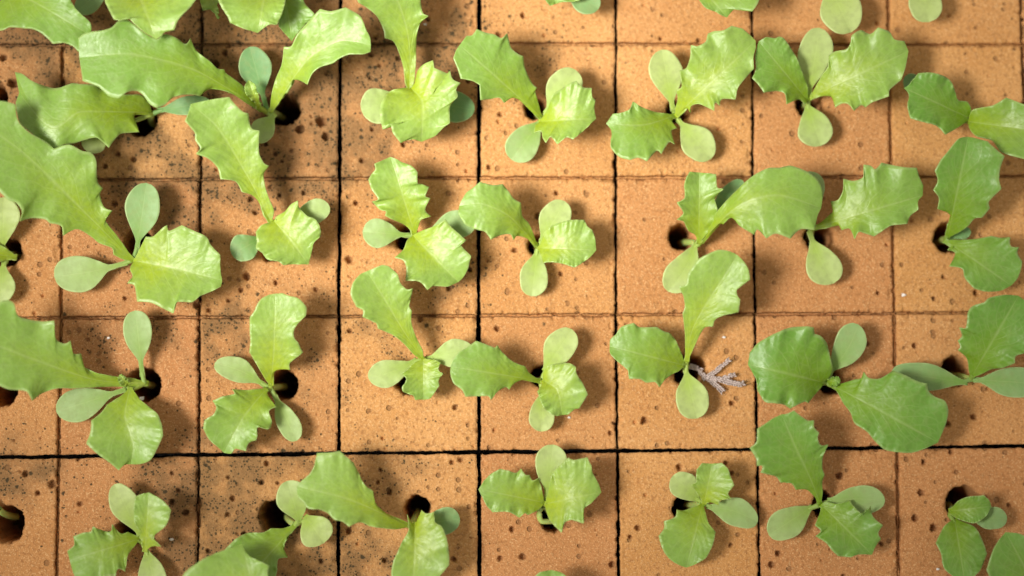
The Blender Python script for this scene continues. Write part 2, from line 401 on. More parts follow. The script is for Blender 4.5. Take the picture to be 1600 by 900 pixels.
    q = np.arange(m_)
    F2 = np.stack([per[q], base + q, base + (q + 1) % m_, per[(q + 1) % m_]], -1)
    # normals: F winding (A then B with B downwards) -> up
    F = np.vstack([F, F2[:, ::-1]])
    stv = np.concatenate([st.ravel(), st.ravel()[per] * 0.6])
    wv = np.clip(np.concatenate([recess_dark.ravel(), np.zeros(len(per))]), 0, 1)
    o = link_mesh('foam_cube', V, F, M_FOAM, None, (cx, cy, 0), attr={'stain': stv, 'recess_dark': wv})
    o.parent = foam
    return o
for j in range(-2, 5):
    for i in range(-2, 8):
        make_cube(i, j)

tv = []  # unseen plate added below the foam to stop light leaking through the cuts
for z in (-25.3, -28.0):
    tv += [(-160, -110, z), (160, -110, z), (160, 110, z), (-160, 110, z)]
leak_stop_plate = link_mesh('leak_stop_plate', tv, [(0, 1, 2, 3), (7, 6, 5, 4), (0, 4, 5, 1), (1, 5, 6, 2), (2, 6, 7, 3), (3, 7, 4, 0)], M_LEAK_STOP, None, (0, 0, 0), smooth=False)
leak_stop_plate['kind'] = 'structure'

# ------------------------------------------------------------------ seedlings
def parse(s, W):
    pts = []; sharp = []
    for tok in s.split():
        sh = tok.endswith('!')
        x, y = tok.rstrip('!').split(',')
        pts.append((W[0] + float(x) / W[2], W[1] + float(y) / W[2])); sharp.append(sh)
    return pts, sharp

def spline(pts, sharp, sub=7):
    """Catmull-Rom through pts, broken at the sharp ones; returns dense points and the indices of sharp ones"""
    P = np.array(pts, float); n = len(P)
    T = np.zeros_like(P)
    for k in range(1, n - 1):
        if not sharp[k]:
            d0 = P[k] - P[k - 1]; d1 = P[k + 1] - P[k]
            l = min(np.linalg.norm(d0), np.linalg.norm(d1))
            t = P[k + 1] - P[k - 1]; t = t / (np.linalg.norm(t) + 1e-9) * l
            T[k] = t * 0.9
    out = []; si = []
    for k in range(n - 1):
        l = np.linalg.norm(P[k + 1] - P[k])
        m0 = T[k] if (T[k] != 0).any() else (P[k + 1] - P[k]) * 0.6
        m1 = T[k + 1] if (T[k + 1] != 0).any() else (P[k + 1] - P[k]) * 0.6
        if sharp[k]: si.append(len(out))
        for q in range(sub):
            u = q / sub
            out.append((2*u**3-3*u**2+1) * P[k] + (u**3-2*u**2+u) * m0 + (-2*u**3+3*u**2) * P[k + 1] + (u**3-u**2) * m1)
    out.append(P[-1])
    return np.array(out), si

def resample(D, nt, snap=()):
    s = np.concatenate([[0], np.cumsum(np.linalg.norm(np.diff(D, axis=0), axis=1))])
    tot = s[-1] + 1e-9
    ts = np.linspace(0, tot, nt + 1)
    for k in snap:
        i = int(round(s[k] / tot * nt))
        if 0 < i < nt: ts[i] = s[k]
    ts = np.sort(ts)
    return np.stack([np.interp(ts, s, D[:, 0]), np.interp(ts, s, D[:, 1])], -1)

def tube(path, rad, ns=8):
    P = np.array(path, float); n = len(P)
    V = []; F = []
    for k in range(n):
        t = P[min(k + 1, n - 1)] - P[max(k - 1, 0)]; t /= np.linalg.norm(t) + 1e-9
        u = np.cross(t, (0.31, 0.87, 0.38)); u /= np.linalg.norm(u) + 1e-9
        w = np.cross(t, u)
        r = rad[k] if hasattr(rad, '__len__') else rad
        for q in range(ns):
            a = 2 * math.pi * q / ns; V.append(P[k] + r * (math.cos(a) * u + math.sin(a) * w))
    for k in range(n - 1):
        for q in range(ns):
            F.append((k * ns + q, k * ns + (q + 1) % ns, (k + 1) * ns + (q + 1) % ns, (k + 1) * ns + q))
    return np.array(V), F

def bez(a, b, c, n=8):
    u = np.linspace(0, 1, n)[:, None]
    return (1 - u) ** 2 * np.array(a) + 2 * u * (1 - u) * np.array(b) + u * u * np.array(c)

def blade(name, mat, parent, loc, Lp, Rp, mid, zs, fold, ruf, thick, crown, tint, seed, fexp=1.15, nt=110, nv=9, roll=0.0, snapL=(), snapR=(), pet=0.45, bump=1.0):
    """one leaf: two outlines (photo plan), midrib, height profile -> closed solid with thickness"""
    E1 = resample(Lp, nt, snapL); E2 = resample(Rp, nt, snapR); M = resample(mid, nt)
    # left/right so that faces look up
    area = lambda p: 0.5 * np.sum(p[:-1, 0] * p[1:, 1] - p[1:, 0] * p[:-1, 1])
    loop = np.vstack([E1, E2[::-1], E1[:1]])
    if area(loop) > 0: E1, E2 = E2, E1
    t = np.linspace(0, 1, nt + 1)
    # petiole keeps a minimum width
    tan = np.gradient(M, axis=0); tan /= np.linalg.norm(tan, axis=1)[:, None] + 1e-9
    nrm = np.stack([-tan[:, 1], tan[:, 0]], -1)
    sgn = np.sign(np.sum((E1 - M) * nrm, 1).mean())
    hmin = 4.2 * np.clip(1 - t / 0.5, 0, 1)
    for E, s in ((E1, sgn), (E2, -sgn)):
        dd = np.sum((E - M) * nrm, 1) * s
        need = (dd < hmin) & (t < 0.4)
        E[need] += (nrm * s * (hmin - dd)[:, None])[need]
    g = np.linspace(0, 1, nv + 1) ** 0.85
    vs = np.concatenate([-g[::-1], g[1:]])
    nV = len(vs)
    av = np.abs(vs)
    P = M[:, None, :] + np.where(vs[None, :, None] < 0, (E1 - M)[:, None, :], (E2 - M)[:, None, :]) * av[None, :, None]
    hw1 = np.linalg.norm(E1 - M, axis=1) * PXMM; hw2 = np.linalg.norm(E2 - M, axis=1) * PXMM
    sm = lambda a: np.convolve(np.pad(a, 5, mode='edge'), np.ones(11) / 11, 'valid')
    hw1, hw2 = sm(hw1), sm(hw2)
    hw = np.where(vs[None, :] < 0, hw1[:, None], hw2[:, None])
    zb, zm, zt = zs
    zc = zb * (1 - t) * (1 - 2 * t) + 4 * zm * t * (1 - t) + zt * t * (2 * t - 1)
    Z = zc[:, None] + fold * hw * av[None, :] ** fexp
    Z = Z + roll * hw * vs[None, :]
    env = np.sin(np.pi * np.clip(t, 0.02, 1) ** 0.8)[:, None] * 0.8 + 0.2 * t[:, None]
    ph = seed * 1.7
    Z = Z + 1.25 * ruf * env * av[None, :] ** 2.2 * (np.sin(2 * np.pi * (3.3 * t[:, None]) + ph + 1.3 * np.sign(vs)[None, :]) + 0.6 * np.sin(2 * np.pi * 6.1 * t[:, None] + 2 * ph - np.sign(vs)[None, :] * 0.7))
    Z = Z + 0.10 * min(1.0, ruf / .25) * env * av[None, :] ** 4 * np.sin(2 * np.pi * (12.7 * t[:, None] + 0.8 * np.sin(7 * t[:, None] + ph)) + 2.1 * np.sign(vs)[None, :] + ph)
    # pucker between side veins + gentle unevenness
    Z = Z + bump * 0.07 * env * np.sin(2 * np.pi * 7.5 * (t[:, None] - 0.42 * av[None, :])) * av[None, :] * (1 - av[None, :]) * 4
    Z = Z + bump * 0.5 * env * vnoise(P[..., 0] * .035, P[..., 1] * .035, seed % 50) * (0.4 + av[None, :])
    Z = zc[:, None] + (Z - zc[:, None]) * (1 - sstep(0.92, 1.0, t))[:, None]
    Z = np.maximum(Z, 0.35)
    T = place(P, Z)
    du = np.gradient(T, axis=0); dv = np.gradient(T, axis=1)
    nr = np.cross(du, dv); ln = np.linalg.norm(nr, axis=2, keepdims=True)
    nr = np.where(ln > 1e-7, nr / np.maximum(ln, 1e-9), 0)
    up = 1.0 if nr[nt // 2, nV // 2 + 2, 2] > 0 else -1.0
    nr = nr * up; bad = ln[..., 0] <= 1e-7; nr[bad] = (0, 0, 1)
    th = thick * (1 - 0.65 * av[None, :] ** 3) + pet * np.exp(-(av[None, :] * hw / 0.7) ** 2) * (1 - 0.85 * t[:, None])
    Bt = T - nr * th[..., None]
    Nn = (nt + 1) * nV
    idx = np.arange(Nn).reshape(nt + 1, nV)
    q = np.stack([idx[:-1, :-1], idx[1:, :-1], idx[1:, 1:], idx[:-1, 1:]], -1).reshape(-1, 4)
    if up < 0: q = q[:, ::-1]
    q2 = q[:, ::-1] + Nn
    side = []
    per = np.concatenate([idx[:, 0], idx[-1, 1:], idx[-2::-1, -1], idx[0, -2:0:-1]])
    pr = np.roll(per, -1)
    s4 = np.stack([per, pr, pr + Nn, per + Nn], -1)
    if up > 0: s4 = s4[:, ::-1]
    V = np.vstack([T.reshape(-1, 3), Bt.reshape(-1, 3)])
    UV = np.stack([np.broadcast_to(t[:, None], (nt + 1, nV)), np.broadcast_to(vs[None, :] * .5 + .5, (nt + 1, nV))], -1).reshape(-1, 2)
    UV = np.vstack([UV, UV])
    F = np.vstack([q, q2, s4])
    # petiole down to the crown
    b0 = T[1, nV // 2] - (0, 0, 0.25)
    cr = np.array(crown, float)
    gap = np.linalg.norm(b0 - cr)
    if gap > 0.4:
        dirv = T[4, nV // 2] - T[1, nV // 2]; dirv /= np.linalg.norm(dirv) + 1e-9
        e = b0 + dirv * 0.8
        path = bez(cr - (0, 0, .2), (cr + e) / 2 + (0, 0, -0.15 * gap), e, 9)
        tv_, tf_ = tube(path, np.linspace(0.5, 0.36, 9))
        F = np.vstack([F, np.array(tf_) + len(V)]); V = np.vstack([V, tv_])
        UV = np.vstack([UV, np.tile((0.02, 0.5), (len(tv_), 1))])
    o = link_mesh(name, V, F, mat, parent, loc, uv=UV)
    o['tint'] = float(tint)
    return o

SEED = [0]
def teeth(lp, ls, rp, rs, b, tp, amt=0.5):
    poly = np.array([b] + lp + [tp] + rp[::-1]); sh = [False] + ls + [False] + rs[::-1]
    n = len(poly); A = np.sum(poly[:, 0] * np.roll(poly[:, 1], -1) - np.roll(poly[:, 0], -1) * poly[:, 1])
    out = poly.copy()
    for k in range(n):
        if sh[k]:
            d = poly[(k + 1) % n] - poly[k - 1]; d /= np.linalg.norm(d) + 1e-9
            nn = np.array([d[1], -d[0]]) * np.sign(A)
            out[k] = poly[k] + nn * amt
    m = len(lp)
    return [tuple(q) for q in out[1:m + 1]], [tuple(q) for q in out[m + 2:][::-1]]
def leaf(ctx, base, tip, L, R, z=(3, 7, 7), fold=0.22, ruf=0.28, mid=None, tint=None, roll=0.0, name='leaf', thick=0.26, fexp=1.15):
    W = ctx['W']; SEED[0] += 1
    b = parse(base, W)[0][0]; tp = parse(tip, W)[0][0]
    lp, ls = parse(L, W); rp, rs = parse(R, W)
    lp, rp = teeth(lp, ls, rp, rs, b, tp)
    l, si = spline([b] + lp + [tp], [False] + ls + [False]); r, sj = spline([b] + rp + [tp], [False] + rs + [False])
    mp = [b] + (parse(mid, W)[0] if mid else []) + [tp]
    m, _ = spline(mp, [False] * len(mp), 12)
    tn = ctx['tint'] if tint is None else tint
    return blade(name, M_LEAF, ctx['root'], ctx['loc'], l, r, m, z, fold, ruf, thick, ctx['crown'], tn, SEED[0], roll=roll, snapL=si, snapR=sj, fexp=fexp)

def cot(ctx, base, tip, w, z=(2, 3, 3), stalk=0.22, bend=0.0, tint=None, fold=0.10, roll=0.0):
    W = ctx['W']; SEED[0] += 1
    b = np.array(parse(base, W)[0][0]); tp = np.array(parse(tip, W)[0][0])
    d = tp - b; ln = np.linalg.norm(d); d /= ln; nn = np.array([-d[1], d[0]])
    s = np.linspace(0, 1, 60)
    mid = b + np.outer(s * ln, d) + np.outer(bend * ln * np.sin(np.pi * s), nn)
    x = np.clip((s - stalk) / (1 - stalk), 0, 1)
    pk = 0.58
    f = np.where(x > pk, np.sqrt(np.clip(1 - ((x - pk) / (1 - pk)) ** 2, 0, 1)), np.sin(np.pi / 2 * x / pk) ** 1.25)
    hw = w / W[2] / 2 * f + 3.6 * np.clip(1 - x * 2.2, 0, 1) * (1 - 0 * s)
    hw[-1] = 0
    wob = 1 + 0.05 * np.sin(s * 9 + SEED[0]); wob2 = 1 + 0.05 * np.sin(s * 8 + SEED[0] * 2.3)
    l = mid + nn * (hw * wob)[:, None]; r = mid - nn * (hw * wob2)[:, None]
    tn = ctx['tint'] * 0.8 if tint is None else tint
    return blade('seed_leaf', M_COT, ctx['root'], ctx['loc'], l, r, mid, z, fold, 0.06, 0.5, ctx['crown'], tn, SEED[0], fexp=1.7, nt=44, nv=8, roll=roll, pet=0.3, bump=0.35)

def seedling(label, W, hole, crown, tint=0.3, zc=2.2, stem=True, hole_px=True):
    W = (*W, 4.0) if len(W) == 2 else W
    root = bpy.data.objects.new('lettuce_seedling', None)
    sc.collection.objects.link(root); root.empty_display_size = 0.004
    hp = place(hole, 0.0)
    root.location = hp * MM
    root['label'] = label; root['category'] = 'seedling'; root['group'] = 'lettuce seedlings in the foam cubes'
    c = parse(crown, W)[0][0]
    cr = place(c, zc)
    ctx = dict(W=W, root=root, loc=hp, crown=cr, tint=tint)
    if stem:
        a = np.array([hp[0], hp[1], -9.5]); a[:2] = hp[:2] * 0.7 + cr[:2] * 0.3
        path = bez(a, (hp[0] * .5 + cr[0] * .5, hp[1] * .5 + cr[1] * .5, -1.0), cr, 12)
        tv_, tf_ = tube(path, np.linspace(0.62, 0.58, 12), 10)
        link_mesh('stem', tv_, [tuple(f) for f in tf_], M_STEM, root, hp)
    return ctx

# ---- row cut by the top edge of the picture
p = seedling('seedling at the top left corner showing one wide leaf tip', (0, 0), (-15, -45), '-60,-170', .5, 3)
leaf(p, '-60,-150', '555,215', '100,-190 300,-110 420,-30 470,50 520,100 563,140 572,185', '-120,60 -80,160 0,190 60,170 130,175 210,182 270,215 332,272! 400,268 460,292 500,322', z=(4, 12, 12), fold=.1)

p = seedling('seedling cut by the top edge with one pale downward leaf, second from left', (0, 0), (204, -40), '816,-160', .2, 4)
leaf(p, '816,-160', '975,245', '680,-110 655,0 680,60 712,118! 745,125 800,112 830,140 900,200', '1100,-150 1240,-60 1200,30 1150,80 1110,130 1088,185! 1030,200 1010,225', z=(5, 14, 15), fold=.12, tint=.05)
cot(p, '740,-160', '478,75', 150, z=(3, 5, 5), tint=.8)

p = seedling('seedling cut by the top edge with pale, dark and tiny leaves, third from left', (280, 0), (420, -45), '560,-170', .2, 4)
leaf(p, '640,-160', '705,258', '610,0 618,90 624,165! 660,210', '740,-120 780,10 810,50 845,95 780,160 740,205', z=(4, 8, 7), fold=.15, tint=.55)
leaf(p, '560,-160', '490,206', '330,-140 240,-40 262,40 300,100 320,142! 380,170 440,190', '660,-100 665,0 640,90 612,150! 560,155 520,182', z=(5, 12, 12), fold=.15, tint=.1)
leaf(p, '190,-60', '248,118', '130,-20 148,62! 185,58 210,70', '250,-30 238,30 235,70', z=(6, 8, 7), fold=.2, tint=.0)

p = seedling('seedling at the top edge above the fourth column, only leaf tips showing', (800, 0, 3.0), (855, -45), '165,-140', .2, 2.5)
cot(p, '210,-110', '405,44', 130, z=(3, 5, 5), tint=.8)
leaf(p, '170,-130', '205,18', '135,-60 150,-10 178,26!', '330,-70 320,0 280,8 240,10', z=(3, 6, 6))
p = seedling('seedling at the top edge with one toothed leaf hanging past the narrow cut', (800, 0, 3.0), (1075, -45), '825,-130', .25, 3)
leaf(p, '825,-120', '1008,82', '840,-50 880,5 910,38 960,58', '1000,-140 1150,-80 1158,0 1125,53! 1080,36 1040,45', z=(4, 9, 9))
p = seedling('seedling at the top edge showing one large pale oval seed leaf', (1150, 20), (1290, -45), '560,-240', .1, 2.5)
cot(p, '560,-220', '720,122', 262, z=(3, 6, 6), stalk=.1, tint=.02)
p = seedling('seedling at the top right showing one small pale oval seed leaf', (1200, 0, 3.0), (1480, -45), '720,-130', .1, 2.5)
cot(p, '710,-120', '755,103', 160, z=(3, 5, 5), stalk=.1, tint=.08)

# ---- first full row
p = seedling('seedling with a broad curled lime leaf beside its open hole, top left', (0, 0), (222, 186), '950,710', .35, 2)
cot(p, '700,790', '525,930', 155, z=(3, 4, 4), stalk=.1, tint=.0)
cot(p, '985,690', '1315,640', 125, z=(2, 3.5, 3), stalk=.1, tint=1.0)
leaf(p, '950,705', '120,580', '930,640 880,592 760,590 660,560 600,530 500,525 450,520 380,548! 330,550 250,527 190,500 140,462 95,450!',
     '880,712 825,725! 855,780 870,825! 760,835 720,870 680,922! 600,860 470,895 400,905 330,930! 260,880 180,820 125,770 105,700 100,640!', z=(2.5, 10, 7), fold=-.18, ruf=.45, mid='500,700 320,800')

p = seedling('tall seedling with two long arching leaves over a big dark hole, top row', (280, 0), (441, 170), '550,700', .5, 2)
cot(p, '548,690', '440,292', 200, z=(2.5, 4, 4), stalk=.25, tint=1.0)
cot(p, '600,710', '470,880', 150, z=(2.5, 4, 4.5), stalk=.1, tint=.25)
leaf(p, '520,690', '-625,360', '440,575 380,520 290,455 280,433! 240,428 190,380 110,320 70,240! 40,275 -10,240 -90,212 -140,245 -220,205 -290,148 -320,126! -380,130 -420,170 -480,190 -550,198 -600,212 -630,240!',
     '460,650 380,585 300,568 190,558 130,600! 60,590 -30,605 -90,655 -140,672! -185,650 -220,600 -260,570 -320,573 -380,612! -440,600 -500,545 -560,520 -602,505! -612,440', z=(2.5, 12, 13), fold=.10, ruf=.4, mid='100,440 -300,340')
leaf(p, '565,700', '1197,280', '575,600 600,500 640,400 655,293! 700,288 740,210 830,110 880,58! 950,70 1040,48! 1130,100 1165,180 1192,230', '590,640 640,545 680,510 740,500 800,527! 830,460 880,420 960,395 1000,365 1060,340 1150,338 1195,322!', z=(2.5, 10, 13), fold=.28, tint=.2, mid='800,380 1000,260')
leaf(p, '500,680', '432,500', '478,640 430,605 408,550', '506,650 490,580 470,525', z=(4, 7, 7), fold=.6, tint=.0)

p = seedling('seedling with a cupped lime leaf and a long leaf reaching the top edge', (520, 0), (650, 160), '485,580', .1, 3)
cot(p, '440,610', '178,690', 220, z=(3, 4, 4), stalk=.05, tint=.15)
cot(p, '590,630', '886,690', 190, z=(2, 3, 2.5), stalk=.05, tint=1.0)
leaf(p, '480,575', '330,-180', '455,520 440,420 410,320 375,255 325,237! 318,190 280,110 230,60 160,15! 140,-60 200,-140', '510,500 520,350 525,230 545,150 597,100! 562,80 550,0 560,-80 470,-150', z=(3.5, 8, 15), fold=.3, mid='480,300 440,100')
leaf(p, '488,550', '555,886', '450,548 380,560 330,588! 297,660 297,740 312,805! 355,775 375,830 425,892! 490,870', '510,520 530,440 570,400 625,378! 632,425! 720,460 730,438! 748,492 797,520! 770,560 782,600 735,665 730,768! 690,800 640,850', z=(6.5, 8.5, 6), fold=.12, ruf=.4, tint=.0, mid='560,640')

p = seedling('seedling with toothed grey green leaf across the wide vertical cut, top row', (700, 30), (838, 166), '588,618', .2, 2.5)
cot(p, '605,590', '800,318', 215, z=(3, 5, 5), stalk=.1, tint=.05)
cot(p, '575,640', '395,878', 205, z=(2.5, 3, 2.5), stalk=.02, tint=.5)
leaf(p, '590,620', '72,162', '570,540 545,450 556,428! 535,412 500,350 478,290 470,232! 440,218 395,178 370,90! 335,118 290,95 240,85 180,63! 150,100 118,105!', '555,600 510,535 477,520! 430,495 380,492 352,522! 320,490 260,500 205,505! 200,410! 150,385 80,370! 60,310 35,245! 50,195', z=(3, 9, 11), fold=.06, tint=.4, ruf=.2)
leaf(p, '565,640', '926,622', '600,598 630,540 655,470 700,440 760,400 800,388! 845,425 895,430! 900,480 920,508! 915,560', '545,660 538,708! 580,700 590,740 610,770! 640,735 682,780! 740,738 780,750! 840,705 890,655', z=(4, 7.5, 7), fold=.2, tint=.05)

p = seedling('seedling with ruffled leaf up right and two pale seed leaves, top row', (930, 30), (1058, 172), '500,600', .15, 2.2)
cot(p, '490,575', '415,190', 205, z=(3, 5, 5), stalk=.14, tint=.0)
cot(p, '515,625', '725,872', 205, z=(2.5, 3.5, 3), stalk=.1, tint=.05)
leaf(p, '500,600', '68,652', '440,588 380,580 300,553 235,515! 218,560 160,585 112,592!', '480,645 512,680! 476,700 496,782! 462,768 412,842! 385,822 322,886! 270,865 220,878! 150,860 98,800 102,730 98,690', z=(3, 6.5, 6), fold=.1, tint=.4, mid='300,660')
leaf(p, '500,610', '1003,135', '500,560 515,500 508,445! 540,420 530,320! 568,305 592,240 600,163! 640,168 690,140 705,92! 740,75 800,70 852,43! 920,60! 965,95', '540,582 580,548 592,585! 602,540 650,530 742,570! 750,522 778,540! 792,500 876,500! 892,430 920,388! 960,345 990,310! 988,240 1002,180!', z=(3, 9, 9.5), fold=.15, ruf=.55, tint=.05)

p = seedling('seedling with green lobed leaf left and big ruffled lime leaf right, top row', (1150, 20), (1265, 163), '450,545', .3, 2.2)
cot(p, '455,520', '520,93', 215, z=(3, 5.5, 6), stalk=.12, tint=.1)
cot(p, '445,575', '530,832', 220, z=(2.5, 3.5, 3), stalk=.02, tint=.15)
leaf(p, '450,550', '142,178', '450,470 420,380 385,290 340,215 300,160 272,150! 240,158 190,152', '435,572 392,540 318,570! 305,505 250,490 175,497! 140,450 102,408! 125,350 120,260', z=(3, 8, 9), fold=.12, tint=.65)
leaf(p, '455,530', '1078,240', '490,475 530,400 578,330 580,268! 620,240 700,220 725,140! 780,108 838,132 888,93! 960,118 990,165 1052,178!', '500,530 550,520 600,530 620,590! 660,568 700,570 740,610! 780,578 808,590! 850,560 955,520! 962,480 1030,420! 1060,340', z=(3, 8.5, 9), fold=.16, ruf=.5, tint=.2)

p = seedling('top row seedling with folded dull leaf and another running off the right edge', (1300, 60), (1495, 178), '850,515', .75, 3)
cot(p, '640,400', '458,235', 120, z=(3, 4, 4), tint=1.0)
leaf(p, '850,520', '1450,600', '880,445 1000,420 1090,372! 1200,412 1330,450', '860,565 900,610 1000,640 1060,712 1200,752! 1350,720', z=(4, 10, 12), fold=.3, tint=.45)
leaf(p, '865,500', '450,310', '870,440 845,395 790,385 770,330 745,270 700,235 620,213 540,218! 480,290', '800,550 710,600! 650,545 560,520 490,497! 472,420 482,350', z=(4, 8, 9), fold=.12, tint=.85)

# ---- second row
p = seedling('seedling on the left edge with two pale seed leaves round its hole, second row', (0, 0, 1.0), (12, 392), '14,398', .15, 1.5)
cot(p, '4,392', '6,308', 50, z=(2, 4, 4), stalk=.1, tint=.0)
cot(p, '6,408', '0,474', 42, z=(2, 3, 3), stalk=.1, tint=.05)
leaf(p, '27,402', '-100,385', '10,388 -20,372 -60,350', '10,407 -20,412 -60,420', z=(1.5, 5, 8), fold=.3, tint=.1)

p = seedling('largest seedling, long leaf to the left edge and rounded glossy leaf, second row', (60, 270), (216, 380), '590,545', .35, 2.5)
cot(p, '612,500', '675,63', 218, z=(3, 5, 5), stalk=.16, tint=.75)
cot(p, '560,558', '98,650', 240, z=(2.5, 3, 2.5), stalk=.25, tint=.4, bend=-.03)
leaf(p, '595,550', '-430,-350', '560,490 490,390 440,330 415,277 462,238! 410,215 385,135 402,98! 372,60 365,0 360,-80 330,-125 275,-135 200,-175 150,-170 98,-148! 40,-200 -60,-255 -130,-330 -142,-425! -200,-445 -280,-450 -340,-430',
     '530,542 472,510! 460,470 380,440 330,400 240,352 155,392! 142,332 72,313! 40,290 -40,283 -115,302! -100,245 -135,190 -190,170 -240,120 -300,60 -370,-70 -420,-220', z=(3, 10, 16), fold=.14, ruf=.4, mid='250,210 -100,-130')
leaf(p, '595,550', '1148,672', '620,500 672,400! 715,398 775,345 805,328! 815,363 895,330! 972,363 1050,400 1080,455 1135,515! 1138,600', '572,600 588,650 558,690! 600,705 618,802! 700,810 780,848 840,877! 862,810 960,808 1010,772 1080,742 1140,710!', z=(3.5, 6, 6), fold=.26, ruf=.25, tint=.12, mid='850,598', fexp=1.0)

p = seedling('seedling with long leaf leaning up left over a bright cupped leaf, second row', (260, 140), (425, 388), '660,830', .15, 3)
p['W'] = (300, 270, 4.0)
cot(p, '430,410', '248,510', 175, z=(2, 3, 2.5), stalk=.02, tint=.85)
cot(p, '610,280', '862,215', 150, z=(4, 5, 5), stalk=.1, tint=.3)
p['W'] = (260, 140, 4.0)
leaf(p, '655,830', '152,90', '615,790 575,700 535,660 472,637! 430,572 338,557! 320,490 260,430 187,402! 212,368 180,315 178,270 118,195! 135,150', '672,760 650,700 620,620 608,530 640,477! 610,460 580,400 578,320 580,258! 530,240 512,150! 480,140 430,95 392,48! 290,60 215,75', z=(5, 9, 13), fold=.26, mid='560,640 470,480 320,240', tint=.15, fexp=1.0)
p['W'] = (300, 270, 4.0)
leaf(p, '510,298', '728,573', '480,310 430,330 400,370! 405,430 400,470 440,500! 470,540 540,555 570,575! 640,572', '530,270 580,240 620,195 660,175! 670,215 720,270 770,290 800,340 805,390 765,430 750,490', z=(6, 7, 5.5), fold=.18, ruf=.35, tint=.05, mid='620,430')

p = seedling('seedling with a ruffled upright leaf and a rounded toothed leaf, second row', (520, 235), (636, 371), '510,535', .1, 2.5)
cot(p, '485,532', '186,508', 182, z=(2.5, 3.5, 3), stalk=.2, tint=.45)
cot(p, '580,520', '900,425', 178, z=(2.5, 4, 4), stalk=.05, tint=.6)
leaf(p, '515,535', '360,40', '490,500 440,462 382,437 328,408! 330,380 292,368 248,322! 282,308 262,270 240,240 224,182! 240,150 265,120 262,85! 310,62', '535,480 555,430 612,410! 580,380 585,345 607,300! 578,285 600,228! 560,212 530,208 527,135! 490,95 430,75! 400,55', z=(3.5, 7, 8), fold=.2, ruf=.5, tint=.1)
leaf(p, '500,530', '785,822', '560,500 640,470 705,433! 740,478 800,530 832,562! 800,590 862,660! 845,740 815,795', '465,560 440,620 388,670! 440,688 460,740 455,812! 540,820 592,870! 630,848 720,850', z=(4.5, 6.5, 5.5), fold=.26, ruf=.2, tint=.1, mid='620,660', fexp=1.0)

p = seedling('seedling with a smooth leaf arching across the wide cut, second row', (690, 265), (842, 383), '602,485', .15, 2.5)
cot(p, '620,450', '772,198', 195, z=(3.5, 4.5, 4.5), stalk=.05, tint=.05)
cot(p, '598,505', '562,792', 182, z=(2.5, 3, 2.5), stalk=.04, tint=.1)
leaf(p, '600,482', '110,228', '575,400 545,335 505,290 494,208! 450,180 420,138 382,92! 320,96 240,78! 200,110 155,145! 120,200', '570,455 520,425 470,415 450,440! 430,405 370,410 308,436! 272,390 220,375 150,345 105,272!', z=(3, 10, 10), fold=-.06, ruf=.2, tint=.2, mid='420,290 250,215')
leaf(p, '605,490', '966,505', '625,440 640,390 700,345 760,325 820,313 892,316! 910,352 942,380! 962,440', '612,520 635,582! 690,578 760,590 830,610! 870,590 930,545', z=(4, 6.5, 6.5), fold=.1, ruf=.25, tint=.05)

p = seedling('seedling with narrow ruffled leaf and big domed leaf right of its hole', (1000, 245), (1065, 368), '368,545', .2, 2.5)
cot(p, '352,535', '175,842', 200, z=(2.5, 3, 2.5), stalk=.05, bend=-.06, tint=.05)
cot(p, '430,430', '640,145', 140, z=(2.5, 3.5, 3.5), stalk=.1, tint=.95)
leaf(p, '368,545', '370,98', '345,490 302,462 272,405 233,390! 270,358 262,330 233,288! 278,258 276,180 290,130 312,95!', '410,490 455,430 490,380 480,310 470,260 520,200! 482,190 474,110! 430,106!', z=(3, 7, 8), fold=.35, ruf=.4, tint=.25)
leaf(p, '380,535', '1132,320', '445,390 520,295 600,210 700,122 800,70 870,68 940,55 1040,90 1110,140 1140,210 1140,270', '440,470 500,405 520,422! 572,382 620,430 715,487! 735,455 790,508! 850,480 940,510! 1000,455 1090,455! 1110,370', z=(3, 12, 10), fold=-.15, ruf=.3, tint=.3, mid='600,320 850,240')

p = seedling('seedling with ruffled leaf right and spoon shaped seed leaf below, second row', (1180, 240), (1279, 369), '345,475', .3, 2.2)
cot(p, '345,450', '340,110', 195, z=(3, 4.5, 4.5), tint=.5)
cot(p, '338,482', '490,812', 222, z=(2.5, 3.5, 3), stalk=.18, bend=.04, tint=.1)
leaf(p, '365,465', '1046,262', '430,412 498,345 472,298! 515,290 550,230 553,158! 615,170 675,145 678,70! 720,75 752,98 790,58! 850,70 930,85 1010,90! 1025,140 1050,200!', '440,462 528,450 540,477! 590,470 622,532! 645,490 690,500 740,517! 800,480 850,450 950,437! 970,390 1018,350! 1018,300', z=(3, 8, 8), fold=.14, ruf=.55, tint=.45)

p = seedling('second row seedling with upright blue green and rounded leaves at right edge', (1300, 200), (1484, 370), '715,690', .8, 2)
cot(p, '730,690', '868,640', 75, z=(1.5, 2, 2), tint=1.0)
leaf(p, '720,690', '850,55', '745,640 748,580 735,535 660,505! 668,440 635,385! 660,330 645,268! 680,200 712,165! 760,100 800,62', '800,650 855,610 890,568 940,557! 985,502! 980,460 1057,380! 1045,320 1052,250 1077,178! 1000,110 972,85! 890,62', z=(2.5, 10, 11), fold=.2, ruf=.3, tint=.8)
leaf(p, '700,700', '1120,985', '760,698 880,695 1000,677! 1050,685 1112,683! 1118,738 1167,745! 1160,785 1188,835! 1180,890 1160,940', '750,745 725,760! 770,785 735,862! 815,880 830,940 890,1002! 960,1022 1050,1018', z=(2.5, 5, 5), fold=.1, ruf=.3, tint=.75)

